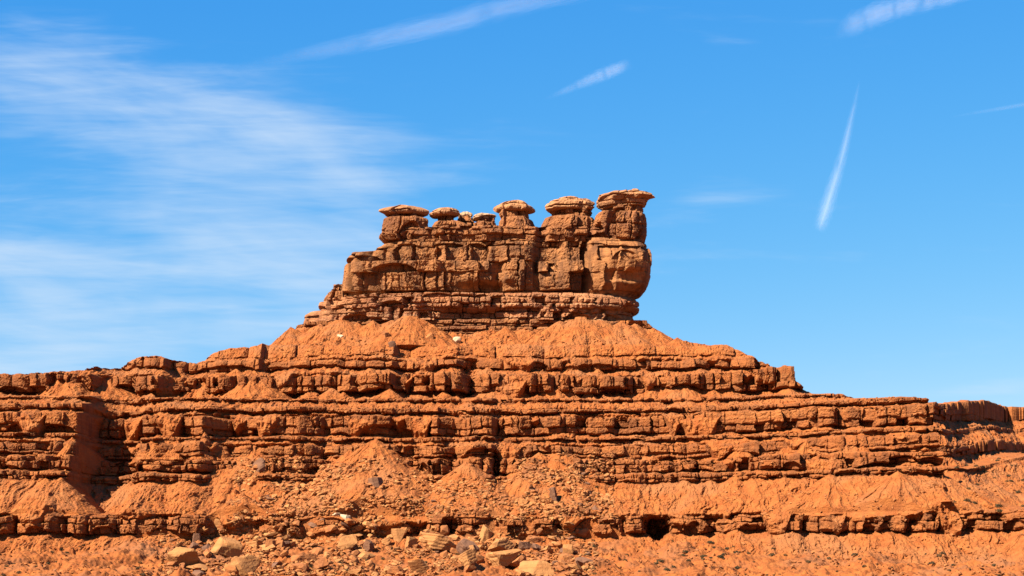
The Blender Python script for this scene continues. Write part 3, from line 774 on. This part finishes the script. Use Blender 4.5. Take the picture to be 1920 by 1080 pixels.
hoodoo(1070, [
    ("column", [(410, 1030, 1108), (414, 1024, 1111), (424, 1018, 1112), (438, 1012, 1110), (448, 1012, 1108), (455, 1018, 1104)], 6.0, M_TIER, [blk(410, 456, sub=2, amp=.6)]),
    ("neck", [(395, 1032, 1110), (400, 1030, 1111), (408, 1031, 1112), (412, 1034, 1110)], 4.0, M_TIER, [blk(394, 413, sub=2, w=(.7, 2.0), off=-.3)]),
    ("cap_rock", [(382, 1034, 1112), (385, 1026, 1114), (390, 1023, 1114), (394, 1024, 1112), (397, 1030, 1108)], 4.8, M_CAP, [capd(381, 398, 2)]),
    ("top_slab", [(372, 1052, 1088), (374, 1038, 1100), (377, 1030, 1108), (381, 1029, 1112), (384, 1033, 1110)], 4.2, M_CAP, [capd(371, 385, 2)])],
    "broad pillar with a two-layered flat cap, second from the right end", YB + 7.4, 71)
hoodoo(1165, [
    ("column", [(402, 1126, 1209), (408, 1119, 1210), (420, 1114, 1211), (436, 1111, 1212), (444, 1112, 1211), (455, 1118, 1208)], 6.2, M_TIER, [blk(402, 456, sub=2, amp=.6)]),
    ("neck", [(387, 1136, 1208), (392, 1134, 1211), (398, 1132, 1210), (404, 1136, 1208)], 4.4, M_TIER, [blk(386, 405, sub=1, w=(.7, 2.0), off=-.3)]),
    ("cap_rock", [(361, 1150, 1196), (363, 1134, 1204), (366, 1124, 1216), (369, 1121, 1224), (373, 1119, 1227), (376, 1119, 1216), (382, 1119, 1211), (386, 1122, 1210), (390, 1130, 1207)], 5.4, M_CAP, [capd(360, 391, 4)]),
    ("top_slab", [(356.5, 1180, 1194), (358, 1176, 1198), (361, 1174, 1199), (363, 1177, 1197)], 2.2, M_CAP, [capd(355, 364, 1)])],
    "tallest pillar at the right end, its cap stone jutting to the right like a beak", YB + 6.6, 81)

# ------------------------------------------------------------------ loose rock
_t = bpy.data.meshes.new("ico_tmp")
import bmesh
def ico(sub):
    bm = bmesh.new(); bmesh.ops.create_icosphere(bm, subdivisions=sub, radius=1.0)
    v = np.array([q.co[:] for q in bm.verts]); f = np.array([[q.index for q in a.verts] for a in bm.faces]); bm.free()
    return v, f
ICO1, ICO2, ICO4 = ico(1), ico(2), ico(4)
def rock_shape(rng, base, planes=11, noise=0.03, slab=1.0):
    v, f = base
    ns, ds = [], []
    for i in range(planes):
        a = np.array([rng.gauss(0, 1) for _ in range(3)]); a /= np.linalg.norm(a)
        ns.append(a); ds.append(rng.uniform(.45, .85))
    for a in ((0, 0, 1), (0, 0, -1)):
        ns.append(np.array(a, float)); ds.append(rng.uniform(.5, .75))
    d = v @ np.array(ns).T
    r = np.where(d > 0.05, np.array(ds)[None, :] / np.maximum(d, 0.05), 9).min(1)
    r = np.minimum(r, 1.5)
    k = rng.randint(0, 999)
    p = v * r[:, None]
    if noise:
        p = p * (1 + noise * fbm(v[:, 0] * 2.2 + v[:, 2] * 1.7, v[:, 1] * 2.2 - v[:, 2] * 1.3, 4, k))[:, None]
        lay = pn(p[:, 2] * 5.0 + 0.6 * pn(v[:, 0] * 1.5, v[:, 1] * 1.5, k), p[:, 2] * 0 + k, k)      # bedding ribs
        p[:, :2] *= (1 + 0.55 * noise * np.sign(lay) * np.minimum(np.abs(lay) * 3, 1))[:, None]
    p = p / np.abs(p).max(0)
    return p * np.array([1, 1, slab]), f
def rot(rng, yaw, tilt, roll=0):
    return np.array((Matrix.Rotation(yaw, 3, 'Z') @ Matrix.Rotation(tilt, 3, 'Y') @ Matrix.Rotation(roll, 3, 'X')))

def boulder(px, py, w, h, mat, label, seed, tilt=0, yaw=None, planes=10, name="boulder", cat="boulder", group=None, base=ICO4, noise=0.05, depth=None):
    """py is the photo row of the boulder's foot; w, h its size in photo pixels"""
    rng = random.Random(seed)
    p = hit(px, py)
    if p is None: return None
    m = p.y / F
    v, f = rock_shape(rng, base, planes, noise)
    w, h = w * 1.12, h * 1.15
    hw, hh = w * m / 2, h * m / 2
    hd = depth * m / 2 if depth else (hw + hh) / 2 * rng.uniform(.8, 1.1)
    v = v * np.array([hw, hd, hh])
    v = v @ rot(rng, (rng.uniform(-.5, .5) if yaw is None else R(yaw)), R(tilt)).T
    v[:, 2] -= v[:, 2].min() + 0.3 * hh
    o = mesh_obj(name, v, f, mat, None, smooth=False)
    o.location = p + Vector((0, hd * 0.6, 0))
    gz = float(ground_z(np.array([o.location.x]), np.array([o.location.y]))[0])
    if gz > o.location.z and gz - o.location.z < hh: o.location.z = gz
    tag(o, label, cat, group)
    return o
BG = "big fallen blocks at the foot of the hill"
BL = [
    (420, 1046, 62, 34, M_BOULDER, "large tan angular boulder with a dark right face, upper left of the boulder field", 14),
    (335, 1062, 72, 32, M_BOULDER, "wide low tan boulder, leftmost of the big blocks", 3),
    (462, 1078, 62, 34, M_BOULDER, "tan wedge boulder at the bottom edge casting a dark shadow to its right", -12),
    (412, 998, 28, 27, M_BOULDER, "blocky upright tan boulder directly below the small ledge, above the largest block", 0),
    (366, 1016, 16, 20, M_GREYROCK, "small grey rounded boulder standing left of the upright tan block", 0),
    (362, 1030, 18, 16, M_GREYROCK, "pale grey rock just beneath the small grey rounded boulder", 0),
    (656, 1034, 46, 26, M_BOULDER, "tan loaf-shaped boulder beside a dark grey block", -12),
    (691, 1036, 26, 24, M_GREYROCK, "dark grey square block right of the loaf-shaped boulder", 6),
    (745, 1018, 36, 34, M_BOULDER, "upright yellowish boulder just left of a weathered ochre one", 0),
    (722, 1022, 22, 15, M_BOULDER, "small tan rock leaning left of the upright yellowish boulder", -25),
    (768, 1026, 26, 22, M_BOULDER, "weathered ochre boulder against the right of the upright yellowish boulder", 10),
    (822, 1038, 66, 26, M_BOULDER, "long flat-topped tan slab boulder in the middle of the boulder field", 8),
    (872, 1042, 38, 34, M_GREYROCK, "dark tilted slab with its shaded side showing", -40),
    (888, 1044, 16, 26, M_BOULDER, "narrow upright tan stone beside the dark tilted slab", -8),
    (911, 1018, 30, 38, M_BOULDER, "tall rounded tan boulder standing behind the long tilted block", 0),
    (938, 1040, 62, 26, M_BOULDER, "long tan block tilted up to the right with a dark underside", -20),
    (982, 1036, 34, 20, M_GREYROCK, "rounded grey boulder right of the long tilted block", 0),
    (945, 1064, 62, 28, M_BOULDER, "low tan boulder below the long tilted block, right of the wedge rock", -8),
    (880, 1066, 38, 28, M_BOULDER, "tan wedge rock tilted over its own black shadow", -30),
    (1068, 1038, 22, 20, M_BOULDER, "small square tan boulder alone at the right of the boulder field", 0),
    (1014, 1082, 76, 30, M_BOULDER, "broad rounded boulder on the bottom edge, right of centre", 0),
    (785, 1078, 34, 26, M_BOULDER, "tan boulder low at the bottom edge, left of centre", -10),
    (745, 1082, 40, 18, M_REDROCK, "flat reddish rock on the bottom edge", 0),
    (648, 976, 22, 11, M_WHITEROCK, "flat white slab on the slope above the loaf-shaped boulder", 8),
    (628, 968, 24, 7, M_WHITEROCK, "thin pale slab stacked left of the flat white slab", 0),
    (855, 642, 17, 13, M_WHITEROCK, "pale boulder resting on the upper talus below the pedestal", 0),
    (736, 650, 17, 11, M_GREYROCK, "dark boulder lodged on the upper talus rim", 0),
    (722, 632, 16, 13, M_REDROCK, "brown boulder high on the left talus cone", -30),
    (808, 636, 16, 12, M_REDROCK, "brown boulder between the talus cones, left of the pale boulder", 20),
    (640, 634, 16, 8, M_WHITEROCK, "pale flat rock on the upper left talus", 10),
    (482, 886, 34, 22, M_GREYROCK, "grey slab propped in the left gully below the ledges", -35),
    (1038, 942, 18, 28, M_GREYROCK, "dark upright slab standing on the rubble slope", -20),
    (1118, 962, 22, 12, M_GREYROCK, "dark flat boulder at the right edge of the rubble slope", -15),
    (702, 912, 32, 18, M_GREYROCK, "dark block half buried in the middle rubble chute", -8),
    (1036, 1004, 22, 24, M_REDROCK, "red block leaning beneath the lower ledge, right of centre", -25),
    (1002, 1020, 30, 16, M_REDROCK, "reddish slab pile rock behind the rounded grey boulder", 15),
    (560, 1052, 60, 14, M_REDROCK, "long low red slab lying between the two groups of blocks", -6),
    (600, 1066, 40, 18, M_REDROCK, "red-brown slab propped over a dark gap, left of the loaf-shaped boulder", -18),
    (505, 1034, 22, 26, M_REDROCK, "red upright rock with a dark right side near the largest block", 15),
    (478, 1026, 34, 12, M_BOULDER, "flat tan slab over a black shadow behind the largest block", -5),
    (545, 1026, 18, 12, M_BOULDER, "little tan rock on the bare mound left of the loaf-shaped boulder", 0),
    (690, 1000, 22, 20, M_BOULDER, "square tan block under the lower ledge, left of the upright yellowish boulder", 0),
    (1255, 769, 14, 9, M_BOULDER, "rounded tan boulder on the right talus above the thin ledges", 0),
]
for i, (px, py, w, h, mt, lb, tl) in enumerate(BL):
    boulder(px, py, w, h, mt, lb, 500 + i * 7, tilt=tl, planes=7 + i % 4, group=BG if py > 980 else None)
per = boulder(585, 571, 16, 14, M_TIER, "round dark boulder perched on the left end of the pedestal ledge", 777)
if per is not None:
    per.location = (float(X_at(585, YB + 2)), YB + 2.5, float(Z_at(571, YB + 2)))

def scatter_pts(rng, nmax, regions, clump=False):
    out = []
    tot_w = sum(r[-1] for r in regions)
    while len(out) < nmax:
        t = rng.uniform(0, tot_w)
        for (x0, y0, x1, y1, wd) in regions:
            t -= wd
            if t <= 0: break
        p = hit(rng.uniform(x0, x1), rng.uniform(y0, y1))
        # loose rock gathers in clumps and chutes
        if p is not None and (not clump or 0.45 + 1.5 * float(pn(p.x * .16, p.z * .30, 5)) > rng.random()): out.append(p)
    return out

# medium rocks one can still count, drawn from a few shared shapes
VAR = []
vr = random.Random(31)
for i in range(12):
    v, f = rock_shape(vr, ICO2, 9, 0.03, vr.uniform(.45, .9))
    o = mesh_obj("rock", v * 0.5, f, (M_BOULDER, M_REDROCK, M_REDROCK, M_BOULDER, M_GREYROCK, M_REDROCK)[i % 6], None, smooth=False)
    VAR.append(o)
def scatter_rocks(npts, regions, size, label, group, seed):
    rng = random.Random(seed)
    for i, p in enumerate(scatter_pts(rng, npts, regions)):
        src = VAR[rng.randrange(len(VAR))]
        o = src.copy()
        COL.objects.link(o)
        sz = size[0] * (size[1] / size[0]) ** (rng.random() ** 1.1)
        o.scale = (sz * rng.uniform(.9, 1.6), sz * rng.uniform(.8, 1.2), sz * rng.uniform(.6, 1.0))
        o.rotation_euler = (rng.uniform(-.5, .5), rng.uniform(-.5, .5), rng.uniform(0, 6.28))
        o.location = p + Vector((0, 0.1, sz * .12))
        tag(o, label, "rock", group)
scatter_rocks(180, [(300, 1000, 1110, 1080, 5), (500, 980, 700, 1010, 1), (980, 985, 1090, 1040, 1)], (1.0, 3.2), "small angular rock scattered among the big blocks in the bottom boulder field", "small rocks in the boulder field", 41)
scatter_rocks(62, [(440, 880, 720, 985, 3), (760, 880, 860, 960, 1)], (.6, 1.5), "small broken rock on the rubble slope left of centre, below the ledges", "rocks on the left rubble slope", 42)
scatter_rocks(56, [(980, 860, 1140, 970, 2)], (.6, 1.5), "small broken rock on the grey rubble slope just right of centre", "rocks on the right rubble slope", 43)
for o in VAR: bpy.data.objects.remove(o)

# countless gravel and chips
def rubble(name, npts, regions, size, mat, seed):
    rng = random.Random(seed)
    shapes = [rock_shape(rng, ICO1, 8, 0.0, rng.uniform(.5, .9)) for _ in range(10)]
    Vs, Fs, off = [], [], 0
    for p in scatter_pts(rng, npts, regions, True):
        v, f = shapes[rng.randrange(10)]
        sz = size[0] * (size[1] / size[0]) ** (rng.random() ** 1.8)
        q = (v * 0.5 * np.array([sz * rng.uniform(.9, 1.7), sz, sz * rng.uniform(.5, 1.0)])) @ rot(rng, rng.uniform(0, 6.28), rng.uniform(-.5, .5), rng.uniform(-.4, .4)).T
        Vs.append(q + np.array(p) + np.array([0, .05, sz * .1])); Fs.append(f + off); off += len(v)
    o = mesh_obj(name, np.concatenate(Vs), np.concatenate(Fs), mat, None, smooth=False)
    tag(o, kind='stuff')
    return o
reg_chute = [(440, 860, 760, 985, 5), (760, 880, 1000, 980, 2), (970, 850, 1150, 975, 5), (300, 990, 1120, 1080, 6), (400, 940, 480, 1000, 1)]
reg_all = [(0, 880, 1920, 1080, 6), (0, 740, 1750, 780, 1.2), (520, 610, 1260, 660, 1.0), (150, 815, 1740, 890, 1.0), (1780, 800, 1920, 960, .5), (1380, 740, 1700, 765, .3)]
a_ = rubble("rubble", 6000, reg_chute, (.3, 1.3), M_REDROCK, 51)
tag(a_, "loose red rubble and chips spilled down the gullies and among the blocks", "rubble")
b_ = rubble("rubble", 4500, reg_chute, (.3, 1.2), M_BOULDER, 52)
tag(b_, "loose tan rubble and chips spilled down the gullies and among the blocks", "rubble")
c_ = rubble("rubble", 8000, reg_all, (.2, .8), M_REDROCK, 53)
tag(c_, "fine red gravel sprinkled over all the slopes of the hill", "gravel")

# ------------------------------------------------------------------ shrubs
def leaf_material(name, c1, c2):
    m = bpy.data.materials.new(name); m.use_nodes = True
    q = N(m.node_tree); bs = m.node_tree.nodes['Principled BSDF']
    geo = q.new('ShaderNodeNewGeometry')
    q.put(bs.inputs['Base Color'], q.mix(q.noise(geo.outputs['Position'], 4.0, 3.0), c1, c2))
    bs.inputs['Roughness'].default_value = 1.0
    bs.inputs['Specular IOR Level'].default_value = 0.0
    return m
M_SAGE = leaf_material("sage_leaves", (0.040, 0.034, 0.016), (0.075, 0.055, 0.028))
M_DARK = leaf_material("dark_scrub_leaves", (0.028, 0.027, 0.015), (0.06, 0.05, 0.028))
def shrub_mesh(seed, mat):
    rng = random.Random(seed); V, Fc = [], []
    for i in range(260):
        a = rng.uniform(0, 6.28); rr = rng.random() ** .5; zz = rng.uniform(0, .75) * (1 - .5 * rr * rr)
        c = np.array([math.cos(a) * rr * .5, math.sin(a) * rr * .5, zz])
        d1 = np.array([rng.gauss(0, 1) for _ in range(3)]); d1 /= np.linalg.norm(d1)
        d2 = np.array([rng.gauss(0, 1) for _ in range(3)]); d2 /= np.linalg.norm(d2)
        k = len(V); V += [c - d1 * .13, c + d2 * .10, c + d1 * .13]; Fc.append((k, k + 1, k + 2))
    return mesh_obj("shrub", np.array(V), np.array(Fc), mat, None, smooth=False)
SV = [shrub_mesh(i, M_SAGE if i % 3 else M_DARK) for i in range(6)]
def scatter_shrubs(npts, regions, size, label, group, seed):
    rng = random.Random(seed)
    for p in scatter_pts(rng, npts, regions):
        o = SV[rng.randrange(len(SV))].copy(); COL.objects.link(o)
        sz = rng.uniform(*size)
        o.scale = (sz * 1.3, sz * 1.2, sz * .8); o.rotation_euler = (0, 0, rng.uniform(0, 6.28)); o.location = p + Vector((0, .1, -.05))
        tag(o, label, "shrub", group)
scatter_shrubs(70, [(1130, 1035, 1920, 1080, 4), (1250, 1015, 1450, 1050, 1)], (.25, .95), "low grey-green desert shrub on the red flats at the bottom right", "shrubs on the right flats", 61)
scatter_shrubs(60, [(560, 1000, 1120, 1080, 3)], (.3, .8), "low grey-green desert shrub between the fallen blocks at bottom centre", "shrubs in the boulder field", 62)
scatter_shrubs(26, [(990, 880, 1130, 965, 3)], (.3, .8), "small sage tuft on the grey rubble slope right of centre", "tufts on the rubble slope", 63)
scatter_shrubs(30, [(0, 1010, 320, 1080, 3)], (.25, .7), "low dark desert shrub on the mounds at the bottom left", "shrubs on the left mounds", 64)
scatter_shrubs(34, [(1790, 860, 1920, 960, 3)], (.3, 1.1), "dark desert shrub on the slope under the far right mesa", "shrubs below the far mesa", 65)
for o in SV: bpy.data.objects.remove(o)

# ------------------------------------------------------------------ contrails: bundles of thin ice-cloud shells, kilometres up
def ice_material(name, alpha, sx, sy, thr):
    m = bpy.data.materials.new(name); m.use_nodes = True
    q = N(m.node_tree); nt = m.node_tree
    for k in list(nt.nodes):
        if k.type != 'OUTPUT_MATERIAL': nt.nodes.remove(k)
    out = [k for k in nt.nodes if k.type == 'OUTPUT_MATERIAL'][0]
    at = q.new('ShaderNodeAttribute', attribute_name='soil')
    at2 = q.new('ShaderNodeAttribute', attribute_name='along')
    at3 = q.new('ShaderNodeAttribute', attribute_name='across')
    ns = q.noise(q.xyz(q.m('MULTIPLY', at2.outputs['Fac'], sx), q.m('MULTIPLY', at3.outputs['Fac'], sy), 0.0), 1.0, 5.0, 0.6, 0.4)
    a = q.m('MULTIPLY', q.m('MULTIPLY', at.outputs['Fac'], q.step(ns, thr, thr + .35)), alpha)
    d = q.new('ShaderNodeBsdfDiffuse'); t = q.new('ShaderNodeBsdfTranslucent')
    for b in (d, t): q.put(b.inputs[0], (0.9, 0.9, 0.9, 1))
    mx = q.new('ShaderNodeMixShader'); mx.inputs[0].default_value = .5
    nt.links.new(d.outputs[0], mx.inputs[1]); nt.links.new(t.outputs[0], mx.inputs[2])
    tr = q.new('ShaderNodeBsdfTransparent'); m2 = q.new('ShaderNodeMixShader')
    q.put(m2.inputs[0], a)
    nt.links.new(tr.outputs[0], m2.inputs[1]); nt.links.new(mx.outputs[0], m2.inputs[2])
    nt.links.new(m2.outputs[0], out.inputs[0])
    return m
def contrail(path, label, mat, dist=9000.0, shells=9, seed=0):
    """path = [(px, py, half width px, strength)]"""
    p = np.array(path, float)
    t = np.linspace(0, len(p) - 1, 90)
    def sm(c):
        c = np.interp(t, np.arange(len(p)), c)
        k = np.ones(9) / 9
        return np.convolve(np.pad(c, 4, mode='reflect', reflect_type='odd'), k, 'valid')
    px, py, hw, st = [sm(p[:, i]) for i in range(4)]
    X, Z = X_at(px, dist), Z_at(py, dist); hw = np.maximum(hw, .5) * dist / F
    tx, tz = np.gradient(X), np.gradient(Z); l = np.hypot(tx, tz); tx, tz = tx / l, tz / l
    al = np.r_[0, np.cumsum(np.hypot(np.diff(X), np.diff(Z)))]
    Vs, Fs, S, AL, AC = [], [], [], [], []
    m = 16; off = 0
    for sidx in range(shells):
        f = ((sidx + .6) / shells) ** 1.3
        ang = np.arange(m) * 2 * np.pi / m
        jit = 1 + .18 * pn(np.arange(90)[:, None] * .25, np.cos(ang)[None, :] * 1.3 + sidx * 3, seed + sidx)
        a = np.cos(ang)[None, :] * f * jit; b = np.sin(ang)[None, :] * f * jit
        gx = X[:, None] - tz[:, None] * a * hw[:, None]; gz = Z[:, None] + tx[:, None] * a * hw[:, None]
        gy = dist + b * hw[:, None]
        Vs.append(np.stack([gx, gy, gz], -1).reshape(-1, 3)); Fs.append(grid_faces(90, m, True) + off); off += 90 * m
        S.append(np.broadcast_to(st[:, None] * 1.5 * (1 - f * f * .8), gx.shape).ravel()); AL.append(np.broadcast_to(al[:, None], gx.shape).ravel()); AC.append((a * hw[:, None]).ravel())
    o = mesh_obj("contrail", np.concatenate(Vs), np.concatenate(Fs), mat, None, soil=np.concatenate(S))
    for nm, arr in (("along", AL), ("across", AC)):
        at = o.data.attributes.new(nm, 'FLOAT', 'POINT'); at.data.foreach_set("value", np.concatenate(arr).astype(np.float32))
    tag(o, label, "contrail", "contrails in the sky")
    return o
I_SOFT = ice_material("ice_cloud_soft", .010, .004, .012, .22)
I_COMB = ice_material("ice_cloud_combed", .014, .016, .006, .25)
I_FINE = ice_material("ice_cloud_fine", .015, .006, .02, .2)
contrail([(430, 128, 8, 0), (540, 108, 14, .25), (640, 88, 20, .55), (740, 65, 24, .8), (840, 44, 24, .95), (930, 18, 24, .85), (1010, 0, 22, .7), (1120, -25, 22, .6)], "long broad white contrail curving across the upper left of centre", I_SOFT, seed=1)
contrail([(1566, 66, 12, 0), (1590, 50, 24, .5), (1640, 26, 26, 1), (1700, 10, 22, .9), (1770, -2, 18, .8), (1850, -24, 16, .7)], "combed white contrail leaving the top edge at the right", I_COMB, seed=2)
contrail([(1020, 186, 4, 0), (1060, 170, 8, .3), (1100, 152, 12, .6), (1135, 138, 15, .9), (1160, 128, 13, .8), (1185, 117, 12, 0)], "short brush-like wisp of contrail above the pillars", I_COMB, seed=3)
contrail([(1612, 150, 3, 0), (1604, 190, 6, .3), (1592, 240, 9, .5), (1578, 300, 12, .7), (1562, 350, 15, .85), (1548, 395, 17, .95), (1541, 416, 16, .8), (1536, 434, 14, 0)], "steep tapering contrail, widest at its blunt lower end", I_FINE, seed=4)
contrail([(1780, 220, 2, 0), (1830, 211, 4, .15), (1880, 203, 5, .25), (1930, 194, 5, .3), (1980, 186, 5, .3)], "faint thin contrail at the right edge", I_FINE, seed=5)
